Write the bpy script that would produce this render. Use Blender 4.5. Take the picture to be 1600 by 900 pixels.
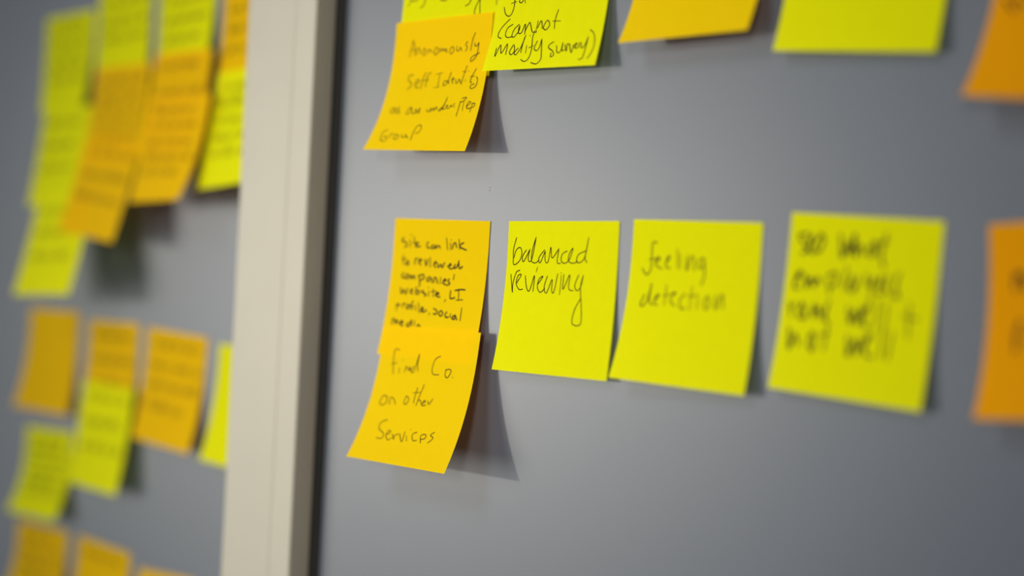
import bpy, bmesh, math, random
from mathutils import Matrix, Vector

for o in list(bpy.data.objects):
    bpy.data.objects.remove(o, do_unlink=True)
SC = bpy.context.scene
COL = SC.collection

# ------------------------------------------------------------------ camera
cam_d = bpy.data.cameras.new('camera')
cam = bpy.data.objects.new('camera', cam_d)
COL.objects.link(cam)
cam.matrix_world = Matrix((
        (0.704036, -0.034228, 0.709339, 0.0),
        (0.708436, -0.035786, -0.704867, -0.541611),
        (0.049510, 0.998773, -0.000947, 0.0),
        (0.0, 0.0, 0.0, 1.0)))
cam_d.sensor_width = 36.0
cam_d.sensor_fit = 'HORIZONTAL'
cam_d.lens = 2343.36 / 1600.0 * 36.0
cam_d.clip_start = 0.01
cam_d.dof.use_dof = True
cam_d.dof.focus_distance = 0.7648
cam_d.dof.aperture_fstop = cam_d.lens / 27.0        # a 27 mm entrance pupil
SC.camera = cam

# ------------------------------------------------------------------ world, lamps, exposure
W = bpy.data.worlds.new('world'); SC.world = W
W.use_nodes = True
bg = W.node_tree.nodes['Background']
bg.inputs['Color'].default_value = (0.42, 0.64, 1.0, 1)
bg.inputs['Strength'].default_value = 0.20


def aim(o, target):
    o.rotation_euler = (Vector(target) - o.location).to_track_quat('-Z', 'Y').to_euler()


def spot(name, loc, target, watts, deg, radius, colour):
    d = bpy.data.lights.new(name, 'SPOT')
    d.energy = watts; d.color = colour
    d.spot_size = math.radians(deg); d.spot_blend = 1.0
    d.shadow_soft_size = radius
    o = bpy.data.objects.new(name, d); COL.objects.link(o)
    o.location = loc
    aim(o, target)
    return o


def panel(name, loc, target, watts, sx, sy, colour):
    d = bpy.data.lights.new(name, 'AREA')
    d.energy = watts; d.color = colour
    d.shape = 'RECTANGLE'; d.size = sx; d.size_y = sy
    o = bpy.data.objects.new(name, d); COL.objects.link(o)
    o.location = loc
    aim(o, target)
    return o


# a track spot from the left, a broad lamp overhead on the same part of the wall, an added bright panel
# far left to mirror softly in the satin boards, and an added warm fill from the right for the shaded sides
spot('track_spot', (-2.75, -2.2, 0.06), (-0.60, 0.0, 0.02), 82.0, 23, 0.06, (1.0, 0.94, 0.84))
spot('overhead_lamp', (-0.9, -1.5, 1.15), (-0.58, 0.0, -0.02), 95.0, 29, 0.42, (1.0, 0.94, 0.84))
spot('right_fill', (0.75, -2.2, 0.45), (-0.64, 0.0, -0.02), 145.0, 20, 0.22, (1.0, 0.83, 0.62))
panel('reflection_panel', (-3.3, -2.3, -0.10), (-3.3, 0.0, -0.10), 50.0, 2.2, 1.7, (1.0, 0.95, 0.80))

SC.view_settings.view_transform = 'Standard'
SC.view_settings.look = 'None'
SC.view_settings.gamma = 1.0
SC.view_settings.use_curve_mapping = False
SC.view_settings.exposure = 0.0


# ------------------------------------------------------------------ materials
def new_mat(name):
    m = bpy.data.materials.new(name); m.use_nodes = True
    return m, m.node_tree, m.node_tree.nodes['Principled BSDF']


def noise_tint(nt, sock, rgb, scale, amt, detail=4):
    """procedural colour: rgb with a small noise variation"""
    tc = nt.nodes.new('ShaderNodeTexCoord')
    n = nt.nodes.new('ShaderNodeTexNoise'); n.inputs['Scale'].default_value = scale
    n.inputs['Detail'].default_value = detail
    nt.links.new(tc.outputs['Object'], n.inputs['Vector'])
    r = nt.nodes.new('ShaderNodeValToRGB')
    r.color_ramp.elements[0].position = 0.3; r.color_ramp.elements[1].position = 0.7
    r.color_ramp.elements[0].color = tuple(max(0, c * (1 - amt)) for c in rgb) + (1,)
    r.color_ramp.elements[1].color = tuple(min(1, c * (1 + amt)) for c in rgb) + (1,)
    nt.links.new(n.outputs['Fac'], r.inputs['Fac'])
    nt.links.new(r.outputs['Color'], sock)
    return n, r


def plain(name, rgb, rough=0.5, scale=60, amt=0.04, bump=0.0, spec=0.5):
    m, nt, b = new_mat(name)
    n, _ = noise_tint(nt, b.inputs['Base Color'], rgb, scale, amt)
    b.inputs['Roughness'].default_value = rough
    b.inputs['Specular IOR Level'].default_value = spec
    if bump:
        bp = nt.nodes.new('ShaderNodeBump'); bp.inputs['Strength'].default_value = bump
        bp.inputs['Distance'].default_value = 0.0005
        nt.links.new(n.outputs['Fac'], bp.inputs['Height'])
        nt.links.new(bp.outputs['Normal'], b.inputs['Normal'])
    return m


def paper(name, rgb, thru):
    """thin fluorescent paper: mostly diffuse, some light shines through it"""
    m, nt, b = new_mat(name)
    noise_tint(nt, b.inputs['Base Color'], rgb, 180, 0.015)
    b.inputs['Roughness'].default_value = 0.75
    b.inputs['Specular IOR Level'].default_value = 0.06
    tr = nt.nodes.new('ShaderNodeBsdfTranslucent')
    tr.inputs['Color'].default_value = thru + (1,)
    mx = nt.nodes.new('ShaderNodeMixShader'); mx.inputs['Fac'].default_value = 0.27
    out = nt.nodes['Material Output']
    nt.links.new(b.outputs[0], mx.inputs[1]); nt.links.new(tr.outputs[0], mx.inputs[2])
    nt.links.new(mx.outputs[0], out.inputs['Surface'])
    return m


PAPER = {
    'lime': paper('lime_paper', (0.93, 0.96, 0.0), (0.75, 0.9, 0.1)),
    'gold': paper('golden_orange_paper', (1.0, 0.72, 0.0), (1.0, 0.35, 0.08)),
    'amber': paper('amber_paper', (1.0, 0.62, 0.0), (1.0, 0.33, 0.06)),
    'orange': paper('orange_paper', (1.0, 0.43, 0.0), (1.0, 0.30, 0.05)),
}


def ink():
    """pen ink soaks into the paper: a dark filter over the paper's own colour"""
    m, nt, b = new_mat('black_pen_ink')
    b.inputs['Base Color'].default_value = (0.02, 0.02, 0.02, 1); b.inputs['Roughness'].default_value = 0.7
    b.inputs['Specular IOR Level'].default_value = 0.1
    tr = nt.nodes.new('ShaderNodeBsdfTransparent'); tr.inputs['Color'].default_value = (0.22, 0.16, 0.16, 1)
    n = nt.nodes.new('ShaderNodeTexNoise'); n.inputs['Scale'].default_value = 700
    tc = nt.nodes.new('ShaderNodeTexCoord'); nt.links.new(tc.outputs['Object'], n.inputs['Vector'])
    mr = nt.nodes.new('ShaderNodeMapRange'); mr.inputs['To Min'].default_value = 0.3; mr.inputs['To Max'].default_value = 0.75
    nt.links.new(n.outputs['Fac'], mr.inputs['Value'])
    mx = nt.nodes.new('ShaderNodeMixShader')
    nt.links.new(mr.outputs[0], mx.inputs['Fac'])
    nt.links.new(tr.outputs[0], mx.inputs[1]); nt.links.new(b.outputs[0], mx.inputs[2])
    nt.links.new(mx.outputs[0], nt.nodes['Material Output'].inputs['Surface'])
    return m


INK = ink()
BOARD = plain('grey_board', (0.088, 0.110, 0.152), 0.41, 7, 0.02, 0.0, 0.75)
BEIGE = plain('beige_painted_metal', (0.465, 0.455, 0.385), 0.5, 25, 0.02, 0.05)
GASKET = plain('black_rubber', (0.012, 0.012, 0.012), 0.7, 80, 0.1)
WALLP = plain('off_white_wall_paint', (0.6, 0.59, 0.56), 0.8, 90, 0.03, 0.1)
CARPET = plain('grey_floor_covering', (0.16, 0.165, 0.17), 0.95, 400, 0.2, 0.4)
CEIL = plain('white_ceiling', (0.7, 0.7, 0.68), 0.9, 120, 0.04, 0.1)


# ------------------------------------------------------------------ helpers
def link(name, me, mat, parent=None):
    o = bpy.data.objects.new(name, me); COL.objects.link(o)
    me.materials.append(mat)
    if parent is not None:
        o.parent = parent
    return o


def box_mesh(name, lo, hi, bevel=0.0, origin=(0, 0, 0)):
    bm = bmesh.new()
    bmesh.ops.create_cube(bm, size=1.0)
    for v in bm.verts:
        v.co = Vector([(lo[i] + hi[i]) / 2 + v.co[i] * (hi[i] - lo[i]) - origin[i] for i in range(3)])
    if bevel:
        bmesh.ops.bevel(bm, geom=bm.edges[:], offset=bevel, segments=2, affect='EDGES', profile=0.5)
    me = bpy.data.meshes.new(name); bm.to_mesh(me); bm.free()
    return me


def tag(o, label=None, cat=None, group=None, kind=None):
    if label: o['label'] = label
    if cat: o['category'] = cat
    if group: o['group'] = group
    if kind: o['kind'] = kind
    return o


# ------------------------------------------------------------------ the setting
FZ, CZ = -1.25, 1.45
tag(link('floor', box_mesh('floor', (-3.6, -3.4, FZ - 0.05), (2.2, 0.15, FZ)), CARPET), 'grey carpeted floor below the boards', 'floor', kind='structure')
tag(link('ceiling', box_mesh('ceiling', (-3.6, -3.4, CZ), (2.2, 0.15, CZ + 0.05)), CEIL), 'white ceiling above the boards', 'ceiling', kind='structure')
tag(link('wall_back', box_mesh('wall_back', (-3.6, 0.085, FZ), (2.2, 0.15, CZ)), WALLP), 'off white wall that carries the grey boards', 'wall', kind='structure')

PX0, PX1, PO = -0.7723, -0.7022, 0.0147            # the post: left edge, right edge, depth in front of the boards
BZ0, BZ1 = FZ + 0.10, CZ - 0.12
wl = tag(link('wall_left', box_mesh('wall_left', (-2.6, 0.055, BZ0), (PX0 + 0.03, 0.084, BZ1), 0.001), BOARD), 'flat grey board panel left of the beige post', 'wall panel', kind='structure')
wr = tag(link('wall_right', box_mesh('wall_right', (PX1 + 0.0085, 0.0, BZ0), (1.2, 0.084, BZ1), 0.001), BOARD), 'flat grey board panel right of the beige post', 'wall panel', kind='structure')
# tiny pen speck on the right board
bm = bmesh.new()
bmesh.ops.create_uvsphere(bm, u_segments=8, v_segments=5, radius=0.00045, matrix=Matrix.Translation((-0.5652, -0.0001, 0.0509)) @ Matrix.Diagonal((1.5, 0.15, 0.6, 1)))
bmesh.ops.create_uvsphere(bm, u_segments=8, v_segments=5, radius=0.0003, matrix=Matrix.Translation((-0.5650, -0.0001, 0.0525)) @ Matrix.Diagonal((0.8, 0.12, 1.4, 1)))
me = bpy.data.meshes.new('pen_speck'); bm.to_mesh(me); bm.free()
link('pen_speck', me, plain('faint_grey_ink', (0.2, 0.2, 0.19)), wr)

post = tag(link('trim_1', box_mesh('post', (PX0 + 0.002, -PO + 0.003, BZ0 - 0.02), (PX1 - 0.001, 0.0545, BZ1 + 0.02), 0.0006), BEIGE),
           'beige metal frame post between the two grey boards', 'frame post', kind='structure')
link('cover_plate', box_mesh('cover_plate', (PX0, -PO + 0.0012, BZ0 - 0.02), (-0.7235, 0.0545, BZ1 + 0.02), 0.0008), BEIGE, post)
link('edge_rail', box_mesh('edge_rail', (-0.7222, -PO, BZ0 - 0.02), (PX1, -0.0, BZ1 + 0.02), 0.0009), BEIGE, post)
link('gasket', box_mesh('gasket', (PX1 - 0.0002, -0.0006, BZ0 - 0.02), (PX1 + 0.0085, 0.027, BZ1 + 0.02)), GASKET, post)

# ------------------------------------------------------------------ sticky notes
S = 0.076           # a 76 mm note
V0 = 0.12           # the glued strip at its top stays flat


def profile(v, k, ph, n=16):
    """how far the sheet has gone down and out (in note sizes) at v of its height"""
    dn = out = 0.0
    for i in range(n):
        vv = v * (i + 0.5) / n
        a = ph + k * max(0.0, (vv - V0) / (1 - V0)) ** 1.15
        dn += math.cos(a); out += math.sin(a)
    return v * dn / n, v * out / n


def sheet(p, u, v, lift=0.0):
    """point of the curled sheet, in the note's own frame (origin: middle of its top edge on the wall)"""
    X, Z, rot, kl, kr, w, h, base, ph = p
    k = kl * (1 - u) + kr * u
    dn, out = profile(v, k, ph)
    a = ph + k * max(0.0, (v - V0) / (1 - V0)) ** 1.15
    return Vector(((u - .5) * S * w, -(out * S * h + base) - lift * math.cos(a), -dn * S * h + lift * math.sin(a)))


def note_mesh(p):
    NU, NV = 8, 20
    vs = [sheet(p, i / NU, j / NV) for j in range(NV + 1) for i in range(NU + 1)]
    fs = [(j * (NU + 1) + i, (j + 1) * (NU + 1) + i, (j + 1) * (NU + 1) + i + 1, j * (NU + 1) + i + 1) for j in range(NV) for i in range(NU)]
    me = bpy.data.meshes.new('sticky_note'); me.from_pydata([tuple(v) for v in vs], [], fs)
    me.polygons.foreach_set('use_smooth', [True] * len(fs))
    return me


def smooth(pts):
    """Catmull-Rom through the stroke's points"""
    if len(pts) < 3:
        return pts
    P = [pts[0]] + pts + [pts[-1]]
    out = []
    for i in range(1, len(P) - 2):
        a, b, c, d = P[i - 1:i + 3]
        for q in range(5):
            t = q / 5
            out.append(tuple(0.5 * ((2 * b[m]) + (c[m] - a[m]) * t + (2 * a[m] - 5 * b[m] + 4 * c[m] - d[m]) * t * t
                                    + (-a[m] + 3 * b[m] - 3 * c[m] + d[m]) * t ** 3) for m in (0, 1)))
    out.append(pts[-1])
    return out


def ink_mesh(p, strokes):
    """pen strokes: flat ribbons of ink lying on the curled sheet; strokes in thousandths of the note"""
    vs, fs = [], []
    w, h = p[5] * S, p[6] * S
    for width, pts in strokes:
        q = smooth(pts)
        r = width * 0.0005
        m = [(a * w, b * h) for a, b in q]
        n = len(m)
        b0 = len(vs)
        for i in range(n):
            x0, y0 = m[max(0, i - 1)]; x1, y1 = m[min(n - 1, i + 1)]
            dx, dy = x1 - x0, y1 - y0
            L = math.hypot(dx, dy) or 1.0
            nx, ny = -dy / L, dx / L
            rr = r * (0.7 if i in (0, n - 1) else 1.0)
            ex = (dx / L * r * 0.5 * (-1 if i == 0 else 1 if i == n - 1 else 0))
            ey = (dy / L * r * 0.5 * (-1 if i == 0 else 1 if i == n - 1 else 0))
            for sg in (1, -1):
                X, Y = m[i][0] + nx * rr * sg + ex, m[i][1] + ny * rr * sg + ey
                vs.append(tuple(sheet(p, X / w, min(max(Y / h, 0.0), 1.0), 0.00012)))
        for i in range(n - 1):
            a = b0 + 2 * i
            fs.append((a, a + 1, a + 3, a + 2))
    me = bpy.data.meshes.new('handwriting'); me.from_pydata(vs, [], fs)
    return me


def scrawl(rows, rnd):
    """small illegible lines of writing, as on the far notes"""
    out = []
    for r in range(rows):
        y = 0.14 + r * 0.72 / max(rows, 2) + rnd.uniform(-.01, .01)
        x = 0.10 + rnd.uniform(0, .03)
        end = rnd.uniform(0.7, 0.9)
        while x < end:
            wl_ = rnd.uniform(0.10, 0.26)
            pts = []; xx = x; up = True
            while xx < min(x + wl_, 0.93):
                tall = rnd.random() < .18
                pts.append((xx, y + (-(0.07 if tall else 0.03) if up else 0.025) + rnd.uniform(-.008, .008)))
                xx += rnd.uniform(0.012, 0.026); up = not up
            if len(pts) > 2:
                out.append((0.5, pts))
            x += wl_ + 0.05
    return out


NOTES = [
    # label, group, paper, board face y, [x, z, turn, curl left, curl right, width, height, lift, tilt], words, pen strokes
    ('blurred lime green sticky note at the top of the leftmost long green column', 'sticky notes in the upper cluster of the left board', 'lime', 0.055, [-1.1224, 0.2055, 0.0005, 0.0597, 0.2548, 1.0419, 1.0416, 0.0004, 0.0], 'scrawl:4',
     ''),
    ('blurred lime green sticky note in the middle of the leftmost long green column', 'sticky notes in the upper cluster of the left board', 'lime', 0.055, [-1.1034, 0.1269, 0.0222, 0.0585, 0.2543, 1.0061, 1.044, 0.009, 0.1258], 'scrawl:3',
     ''),
    ('blurred lime green sticky note at the bottom end of the leftmost long green column', 'sticky notes in the upper cluster of the left board', 'lime', 0.055, [-1.0668, 0.0546, 0.0373, 0.0595, 0.0565, 1.1494, 1.0385, 0.0267, 0.2176], 'scrawl:3',
     ''),
    ('lime green note above the left orange strip, second green from the left board edge', 'sticky notes in the upper cluster of the left board', 'lime', 0.055, [-1.0388, 0.2317, 0.0369, 0.0599, 0.0781, 1.0219, 1.0392, 0.0004, 0.0], 'scrawl:4',
     ''),
    ('lime green note cut by the picture top, directly above the wider right orange strip', 'sticky notes in the upper cluster of the left board', 'lime', 0.055, [-0.9511, 0.2249, 0.0362, 0.0599, 0.2554, 0.9754, 1.0433, 0.0004, 0.0], 'scrawl:4',
     ''),
    ('upper orange note of the left orange strip, beside the long green column', 'sticky notes in the upper cluster of the left board', 'amber', 0.055, [-1.0231, 0.1553, -0.0091, 0.179, 0.3145, 1.0433, 1.042, 0.0082, 0.0528], 'scrawl:5',
     ''),
    ('lower orange note of the left orange strip, its end hanging lowest', 'sticky notes in the upper cluster of the left board', 'amber', 0.055, [-1.012, 0.0961, -0.1095, 0.0591, 0.0597, 1.0585, 0.9773, 0.0196, 0.1849], 'scrawl:3',
     ''),
    ('upper orange note of the right orange strip, under a green note', 'sticky notes in the upper cluster of the left board', 'amber', 0.055, [-0.9399, 0.1596, -0.0124, 0.2547, 0.0594, 0.9823, 1.0423, 0.0079, 0.1017], 'scrawl:3',
     ''),
    ('lower orange note of the right orange strip, curling towards the post', 'sticky notes in the upper cluster of the left board', 'amber', 0.055, [-0.9266, 0.1263, -0.0217, 0.1148, 0.3831, 1.0238, 1.0399, 0.0174, 0.1174], 'scrawl:5',
     ''),
    ('orange note half hidden by the beige post at the picture top', 'sticky notes in the upper cluster of the left board', 'amber', 0.055, [-0.8631, 0.2115, 0.0301, 0.151, 0.3019, 1.04, 1.0385, 0.0004, 0.0], 'scrawl:4',
     ''),
    ('lime green note under the half hidden orange note, touching the beige post', 'sticky notes in the upper cluster of the left board', 'lime', 0.055, [-0.8517, 0.1422, 0.0375, 0.0737, 0.2604, 1.04, 1.1111, 0.0093, 0.1538], 'scrawl:5',
     ''),
    ('plain orange note standing leftmost in the middle row of the left board', 'sticky notes in the lower cluster of the left board', 'amber', 0.055, [-1.1252, -0.0351, -0.0007, 0.3548, 0.1876, 1.0644, 1.0833, 0.0004, 0.0], '',
     ''),
    ('orange note in the middle row with a green note stuck over its lower half', 'sticky notes in the lower cluster of the left board', 'amber', 0.055, [-1.0311, -0.04, 0.007, 0.2135, 0.1305, 0.9653, 1.0258, 0.0004, 0.0], 'scrawl:3',
     ''),
    ('lime green note stuck over the lower half of the middle orange note', 'sticky notes in the lower cluster of the left board', 'lime', 0.055, [-1.0267, -0.0879, -0.0187, 0.0616, 0.1507, 0.9868, 1.0501, 0.0052, 0.0713], 'scrawl:3',
     ''),
    ('orange note nearest the post in the middle row of the left board', 'sticky notes in the lower cluster of the left board', 'amber', 0.055, [-0.942, -0.0432, -0.0456, 0.227, 0.2776, 1.0478, 1.093, 0.0004, 0.0], 'scrawl:4',
     ''),
    ('narrow visible strip of lime green note beside the post, lower half of left board', 'sticky notes in the lower cluster of the left board', 'lime', 0.055, [-0.8475, -0.0493, -0.0367, 0.3115, 0.3808, 1.04, 1.0829, 0.0004, 0.0], '',
     ''),
    ('lime green note with dense writing at the far left below the plain orange note', 'sticky notes in the lower cluster of the left board', 'lime', 0.055, [-1.1239, -0.1317, 0.0267, 0.54, 0.4827, 1.0151, 0.9444, 0.0004, 0.0], 'scrawl:6',
     ''),
    ('orange note in the bottom left picture corner under the dense green note', 'sticky notes in the lower cluster of the left board', 'amber', 0.055, [-1.1282, -0.2109, 0.027, 0.6833, 0.5667, 1.0924, 1.0313, 0.0004, 0.0], 'scrawl:5',
     ''),
    ('orange note cut by the picture bottom, second from the left corner', 'sticky notes in the lower cluster of the left board', 'amber', 0.055, [-1.03, -0.2109, -0.0291, 0.4418, 0.4459, 1.0278, 1.0402, 0.0004, 0.0], 'scrawl:2',
     ''),
    ('orange note of which only the tip shows at the picture bottom left of the post', 'sticky notes in the lower cluster of the left board', 'amber', 0.055, [-0.9414, -0.2183, 0.0541, 0.45, 0.45, 0.9658, 1.04, 0.0004, 0.0], '',
     ''),
    ('lime green note at the top, partly covered by the orange note reading Anonomously', 'sticky notes in the top row of the right board', 'lime', 0.0, [-0.6009, 0.1885, -0.056, 0.0755, 0.0886, 1.0115, 0.9999, 0.0004, 0.0], 'partial words of which only letter tails show',
     '0.55:61 411 101 441 157 434;0.55:87 441 57 477;0.55:239 429 232 470 194 497;0.55:400 446 441 452 474 445;0.55:726 452 706 487 669 501;0.55:811 456 776 517 772 557 791 569 825 562 819 510 814 456'),
    ('curling golden orange note reading Anonomously Self Identity as an under. Rep Group', 'sticky notes in the top row of the right board', 'gold', 0.0, [-0.606, 0.1448, -0.0147, 0.5496, 0.3873, 1.0195, 1.0014, 0.0018, 0.0314], 'Anonomously Self Identity as an under. Rep Group',
     '0.5:177 265 185 218 201 140;0.5:201 140 224 197 238 259;0.5:178 213 236 212;0.5:249 246 253 209 273 205 290 244;0.5:325 209 312 236 331 260 348 243 339 214 325 209;0.5:373 249 375 221 396 227 419 243;0.5:453 208 438 235 449 263 474 251 479 224 457 208;0.5:493 248 502 220 519 240 532 222 549 242 559 224 571 257;0.5:611 218 599 245 616 267 639 248 634 220 611 218;0.5:669 213 671 245 694 247 706 225 724 253;0.5:775 189 755 208 775 229 760 258;0.5:844 129 822 179 811 257;0.5:847 203 850 223 869 225 888 203;0.5:888 203 885 246 878 295 849 325 825 332 829 305 865 289 906 276;0.5:253 398 210 405 213 439 252 465 251 485 218 507;0.5:293 477 332 450 308 437 292 462 306 497 341 498;0.5:389 386 366 428 361 509;0.5:440 389 410 416 407 497;0.5:359 449 431 443;0.5:495 408 562 398;0.5:534 406 535 503;0.5:497 508 551 501;0.5:628 465 595 463 587 491 602 496 630 469 647 398;0.5:645 405 635 465 644 484;0.5:667 462 686 451 675 443 668 466 689 484;0.5:707 454 714 483 732 479 742 456 763 485;0.5:799 360 783 417 769 495;0.5:763 400 797 406;0.5:821 401 828 405;0.5:808 462 804 473;0.5:897 386 865 439 857 480 874 486;0.5:847 443 891 441;0.5:908 446 925 465 921 511 889 530 865 522 875 502 902 499;0.5:139 645 107 661 116 687 142 685 145 651 166 689;0.5:195 641 173 660 202 675 203 692 169 686;0.5:314 645 288 672 286 701 314 696 320 651 344 696 367 697;0.5:373 703 371 663 397 698 409 656 415 698;0.5:483 667 495 687 520 685 521 660 532 688;0.5:546 685 547 661 566 680 573 653 593 676;0.5:634 661 610 682 625 685 646 645 664 583;0.5:663 591 648 650 643 675 670 670;0.5:672 656 691 649 676 648 680 668 705 668 720 650;0.5:714 644 733 658 752 632;0.5:756 662 763 662;0.5:804 618 802 671 800 731;0.5:812 600 853 593 842 614 804 629;0.5:838 625 845 694;0.5:872 663 908 635 888 626 876 652 888 677 921 673;0.5:927 638 923 707;0.5:921 643 948 639 948 660 922 675;0.5:155 824 118 851 120 901 158 926 184 913 175 885 143 888;0.5:207 894 208 864 241 864;0.5:258 867 258 901 288 907 293 877 261 865;0.5:323 865 338 892 364 886 367 865 377 889 404 892;0.5:433 836 432 877 438 916;0.5:431 848 445 802 482 796 495 831 478 854 456 860'),
    ('lime green note reading for (cannot modify survey) in sharp focus at the top', 'sticky notes in the top row of the right board', 'lime', 0.0, [-0.5236, 0.1857, -0.0209, 0.3446, 0.2665, 1.007, 1.0001, 0.0009, 0.0], 'for (cannot modify survey)',
     '0.55:155 485 160 541 149 590 123 608 87 586 64 539;0.55:128 519 176 509;0.55:209 489 202 511 223 521 242 503;0.55:252 498 262 527;0.55:-23 475 -19 515;0.55:144 628 83 682 59 732 71 756 100 764;0.55:181 669 139 692 129 737 152 761 196 758;0.55:242 673 203 707 194 752 219 760 251 716 248 682;0.55:246 688 248 733 278 735 298 674 312 749;0.55:307 731 328 677 342 672 378 736 402 732;0.55:412 660 410 732;0.55:418 711 442 662 464 719;0.55:487 668 472 709 496 730 524 701 508 667 487 668;0.55:580 596 567 660 573 727;0.55:545 672 617 676;0.55:77 832 82 897 108 811 134 876 171 808 180 887;0.55:230 818 210 869 232 890 253 865 237 818;0.55:283 844 257 877 278 892 305 845 325 755;0.55:319 772 315 828 317 880;0.55:356 831 363 885;0.55:366 758 365 766;0.55:418 736 394 754 398 805 410 874 400 930 370 946 335 930;0.55:380 849 418 834;0.55:445 802 431 852 453 873 475 855 481 793;0.55:481 793 504 879 516 936 485 969 434 955;0.55:595 817 562 837 562 859 605 884 621 913 597 923 595 895;0.55:629 846 647 895 676 888 679 827 685 883 705 881;0.55:701 845 725 891 721 841 747 848;0.55:740 847 771 904 775 849;0.55:787 866 808 846 790 842 792 872 822 868 826 836;0.55:840 837 846 870 866 871 881 839 888 802;0.55:888 802 885 877 878 942 848 955;0.55:892 753 935 788 953 854 943 913 920 950'),
    ('blank lower part of a golden orange note at the top between two green notes', 'sticky notes in the top row of the right board', 'gold', 0.0, [-0.4308, 0.1912, 0.0059, 0.5083, 0.4586, 0.9613, 0.9997, 0.0004, 0.0], '',
     ''),
    ('blank lower part of a lime green note at the top right with a dark shadow', 'sticky notes in the top row of the right board', 'lime', 0.0, [-0.3406, 0.1812, -0.0749, 0.2281, 0.1505, 1.0159, 1.0001, 0.0004, 0.0], '',
     ''),
    ('deep orange note in the top right picture corner with thick dark pen marks', 'sticky notes in the top row of the right board', 'orange', 0.0, [-0.245, 0.1526, -0.0761, 0.5746, 0.45, 0.9997, 1.0052, 0.0004, 0.0], 'partial word at the picture edge',
     '1.2:61 438 100 484 130 513;1.2:119 440 139 487;1.2:155 445 171 469 187 486'),
    ("golden orange note reading site can link to reviewed companies' website, small dense writing", 'sticky notes in the lower row of the right board', 'gold', 0.0, [-0.6012, 0.0357, -0.0201, 0.2328, 0.2275, 1.0048, 1.0029, 0.0004, 0.0], "Site can link to reviewed companies' website, LI profile, social media",
     '0.85:111 139 92 163 140 175 149 198 126 208;0.85:180 155 189 206;0.85:187 118 194 120;0.85:223 131 249 208;0.85:210 173 245 169;0.85:246 185 279 168 253 180 262 199 300 195;0.85:382 162 364 181 377 204 400 203;0.85:432 179 414 202 442 206 453 183 459 205;0.85:469 205 477 187 501 190 509 204;0.85:569 129 587 210;0.85:612 164 620 209;0.85:617 141 622 142;0.85:636 203 646 167 665 162 681 193;0.85:699 134 712 205;0.85:750 155 707 183 781 207;0.85:118 264 128 334;0.85:105 297 154 291;0.85:170 308 152 328 181 334 185 312 167 306;0.85:254 328 252 291 279 285;0.85:296 308 322 293 301 289 294 313 320 330;0.85:356 287 376 332 390 286;0.85:412 271 421 339;0.85:456 319 481 305 467 301 457 324 480 341;0.85:495 309 506 340 530 316 547 340 568 301;0.85:599 327 637 316 623 308 620 339 654 342;0.85:682 309 663 337 698 327 715 281;0.85:713 295 726 337 756 320;0.85:144 393 123 413 140 431 161 430;0.85:178 401 164 425 190 433 200 409 178 401;0.85:219 436 221 408 242 430 256 407 271 434;0.85:304 404 324 440 329 486;0.85:306 413 351 397 369 419 331 440;0.85:429 407 398 427 414 445 444 416 457 452;0.85:477 451 477 414 498 418 518 453;0.85:540 406 545 452;0.85:576 436 601 426 586 418 570 446 606 457;0.85:635 415 621 429 644 446 613 462;0.85:680 381 675 418;0.85:125 502 145 547 163 514 191 547 207 502;0.85:236 528 261 513 247 509 241 533 267 540;0.85:298 488 301 538 335 532 331 514 305 520;0.85:379 511 360 521 411 537 394 551;0.85:434 512 441 549;0.85:427 485 430 486;0.85:478 492 489 550;0.85:462 515 508 508;0.85:506 531 545 524 523 516 514 540 563 548;0.85:622 561 613 577;0.85:663 495 666 549 714 542;0.85:705 493 756 483 808 482;0.85:743 486 753 553;0.85:731 559 795 552;0.85:109 625 117 671;0.85:107 629 137 623 128 642;0.85:178 644 179 620 207 618;0.85:229 622 221 646 249 648 251 625 229 622;0.85:285 590 270 619 286 655;0.85:252 630 293 627;0.85:313 621 325 657;0.85:343 601 367 673;0.85:376 654 407 643 384 630 384 658 412 663 443 647;0.85:478 666 471 680;0.85:510 631 551 647 543 670 516 668;0.85:590 640 572 664 599 680 614 657 590 640;0.85:654 645 640 668 654 686 679 679;0.85:693 656 696 683;0.85:729 667 713 686 741 693 740 662 768 696;0.85:798 611 801 698;0.85:92 777 95 734 118 742 133 769 139 740 168 766;0.85:179 756 214 754 189 741 186 770 220 777;0.85:275 749 253 769 283 777 298 729 309 770;0.85:333 731 337 770;0.85:381 755 367 768 389 759 402 768'),
    ('long curling golden orange note reading Find Co. on other Services', 'sticky notes in the lower row of the right board', 'gold', 0.0, [-0.599, -0.0234, 0.0067, 0.4394, 0.3812, 1.0148, 0.9939, 0.0057, 0.133], 'Find Co. on other Services',
     '0.5:201 167 155 165 154 241 179 346;0.5:137 273 199 260;0.5:231 293 241 337;0.5:252 237 258 240;0.5:296 324 302 280 336 308 341 281 356 311;0.5:384 274 361 307 389 313 418 180;0.5:420 189 416 250 432 306;0.5:638 184 589 213 574 274 592 316 654 316;0.5:716 273 715 316 744 331 768 287 752 271 711 278;0.5:791 326 798 326;0.5:132 507 114 559 150 579 184 553 174 513 132 507;0.5:223 568 215 518 249 520 286 562;0.5:375 496 365 537 391 553 408 515 387 495 368 496;0.5:468 422 462 493 467 537;0.5:433 464 511 454;0.5:529 395 508 480 498 552;0.5:503 516 525 510 551 543;0.5:558 529 583 513 563 511 559 546 593 539;0.5:606 507 621 532 649 490;0.5:256 679 199 708 204 754 266 784 268 822 210 824;0.5:301 790 334 768 309 757 300 799 341 827 361 806;0.5:359 779 392 817 384 790 419 772;0.5:428 767 479 825 475 748;0.5:505 776 523 815;0.5:523 723 529 726;0.5:595 739 557 761 585 804 618 796;0.5:664 813 643 761 685 747 692 774 656 787;0.5:764 721 733 747 767 765 732 805'),
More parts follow.
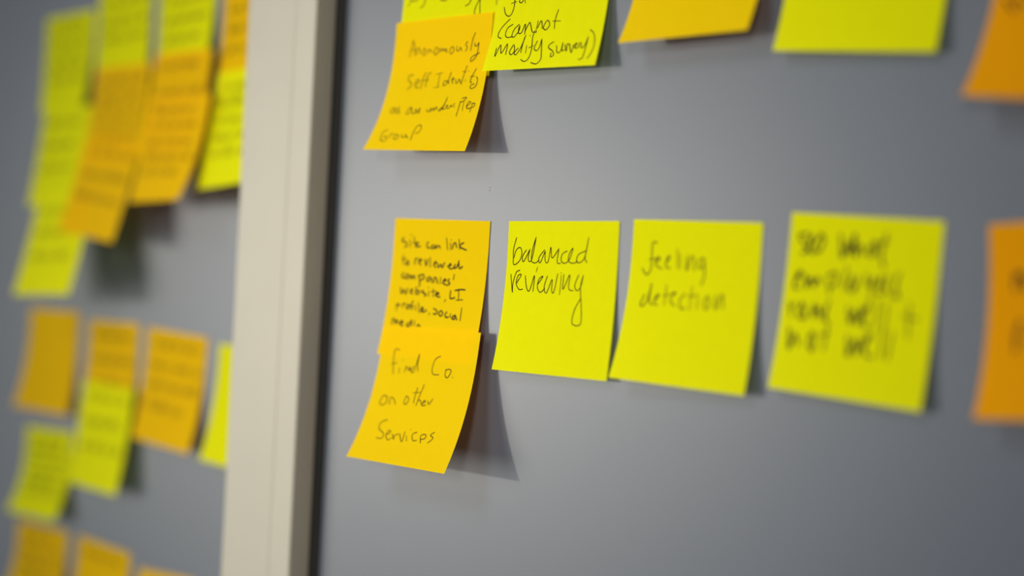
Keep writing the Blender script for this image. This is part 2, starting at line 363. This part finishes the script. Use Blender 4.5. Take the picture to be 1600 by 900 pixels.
    ('bright lime green note reading balanced reviewing in sharp black pen', 'sticky notes in the lower row of the right board', 'lime', 0.0, [-0.5115, 0.0351, 0.0032, 0.2417, 0.1336, 0.9909, 1.0108, 0.0004, 0.0], 'balanced reviewing',
     '0.5:82 108 58 183 60 244 70 291 122 262 139 212 120 175 83 194 66 244;0.5:181 189 147 235 161 268 213 185;0.5:213 189 201 241 214 268 239 241 266 106;0.5:266 106 235 196 235 263 274 274 304 255;0.5:351 187 302 240 316 273 357 194;0.5:357 194 362 261 389 264 407 168 423 241 481 178;0.5:481 178 472 266 504 273;0.5:559 192 514 214 508 258 545 272 583 242 608 173 576 213 574 257 616 271 655 256;0.5:725 189 662 212 645 249 666 267 714 233 742 104;0.5:733 153 719 233 738 265;0.5:48 354 78 475 75 418 98 342 132 326;0.5:107 417 148 356 117 364 107 417 140 454 171 450;0.5:186 359 207 437 237 459 272 356 270 465;0.5:295 303 285 334;0.5:306 419 352 362 317 381 308 434 338 467 377 439;0.5:393 357 370 432 396 469 437 378 441 452 462 459 485 340;0.5:517 350 516 476;0.5:513 334 518 337;0.5:541 342 542 442 593 345 592 433 634 446;0.5:673 343 645 409 664 445 696 422 713 345;0.5:713 345 696 422 713 523 729 639 704 668 658 661 648 628 664 562 705 495'),
    ('lime green note reading feeling detection in faint pen', 'sticky notes in the lower row of the right board', 'lime', 0.0, [-0.4276, 0.0354, -0.019, 0.3628, 0.1937, 0.9805, 1.0064, 0.0004, 0.0], 'feeling detection',
     '0.6:205 140 171 138 165 189 170 297 138 338 98 300;0.6:148 244 215 235;0.6:203 261 238 237 214 227 204 273 260 299;0.6:285 264 314 223 296 224 287 281 325 290;0.6:368 171 381 293;0.6:393 203 402 290;0.6:448 207 454 301 478 223 503 222 512 299;0.6:578 219 544 237 549 281 582 263 581 219;0.6:581 219 593 328 575 379;0.6:146 458 119 517 138 533 171 491 190 387;0.6:190 387 185 490 214 523;0.6:224 499 261 457 237 464 227 511 258 520;0.6:310 392 309 517;0.6:292 461 348 447;0.6:357 457 390 439 369 440 355 491 396 517;0.6:462 435 426 482 442 531 477 523;0.6:510 393 511 538;0.6:480 456 563 440;0.6:561 451 566 529;0.6:640 441 610 476 632 524 654 485 633 442;0.6:695 433 704 520 742 425 758 511'),
    ('large lime green note with blurred thick writing that ends not well', 'sticky notes in the lower row of the right board', 'lime', 0.0, [-0.3391, 0.0374, -0.0513, 0.1963, 0.1508, 0.9575, 1.0062, 0.0004, 0.0], 'see what employees rank well + not well',
     '1.1:131 113 66 125 105 176 131 209 90 229;1.1:149 173 159 120 136 156 154 216 186 214;1.1:228 107 181 171 213 212 242 141 211 108;1.1:349 100 371 237 401 140 421 216 439 104;1.1:448 94 458 222 486 152 513 210;1.1:575 130 542 191 574 206 585 129;1.1:585 129 594 204;1.1:651 83 628 194 653 268;1.1:597 145 665 124;1.1:68 390 109 334 82 336 67 417 106 422;1.1:138 341 150 419 173 355 202 406 221 352 247 385;1.1:290 346 315 440;1.1:289 338 339 317 357 367 309 406;1.1:413 277 405 407;1.1:461 325 433 387 468 410 488 331;1.1:488 331 492 399;1.1:541 310 566 376 599 323;1.1:599 323 576 511;1.1:624 355 649 319 631 405 670 401;1.1:688 307 676 367 700 399;1.1:754 286 740 362 763 419 721 406;1.1:48 507 73 585;1.1:65 541 97 503;1.1:141 499 120 572 166 585 146 499;1.1:146 499 177 584;1.1:217 501 225 579 250 507 279 583;1.1:320 474 303 563 341 603;1.1:319 535 280 556;1.1:450 497 475 590 493 511 526 585 541 489;1.1:551 548 582 485 555 513 568 589 598 586;1.1:642 446 640 599;1.1:699 458 702 609;1.1:840 445 853 627;1.1:806 515 905 522;1.1:74 647 93 770 118 678 159 745;1.1:234 657 219 720 254 761 255 682 229 658;1.1:333 612 327 752;1.1:290 669 351 654;1.1:475 650 492 768 521 671 551 753 559 658;1.1:578 707 626 634 594 654 604 739 657 750;1.1:691 602 706 744;1.1:756 604 748 756'),
    ('deep orange note cut by the right picture edge in the lower row', 'sticky notes in the lower row of the right board', 'orange', 0.0, [-0.2458, 0.0369, 0.069, 0.4809, 0.5294, 0.9999, 1.0168, 0.0004, 0.0], 'partial letters at the picture edge',
     '1.7:142 248 143 339;1.7:146 279 175 256 196 335;1.7:181 491 165 557 167 643'),
]
rnd = random.Random(4)
for label, group, colour, board_y, p, words, ink in NOTES:
    o = link('sticky_note', note_mesh(p), PAPER[colour])
    o.location = (p[0], board_y, p[1])
    o.rotation_euler = (0, -p[2], 0)
    tag(o, label, 'sticky note', group)
    if words.startswith('scrawl:'):
        st = scrawl(int(words[7:]), rnd)
        link('handwriting', ink_mesh(p, st), INK, o)['label'] = 'small dark handwriting, too blurred to read'
    elif ink:
        st = []
        for s in ink.split(';'):
            wd, body = s.split(':')
            v = [int(t) / 1000 for t in body.split()]
            st.append((float(wd), [(v[i], v[i + 1]) for i in range(0, len(v), 2)]))
        link('handwriting', ink_mesh(p, st), INK, o)['label'] = 'black pen handwriting: ' + words
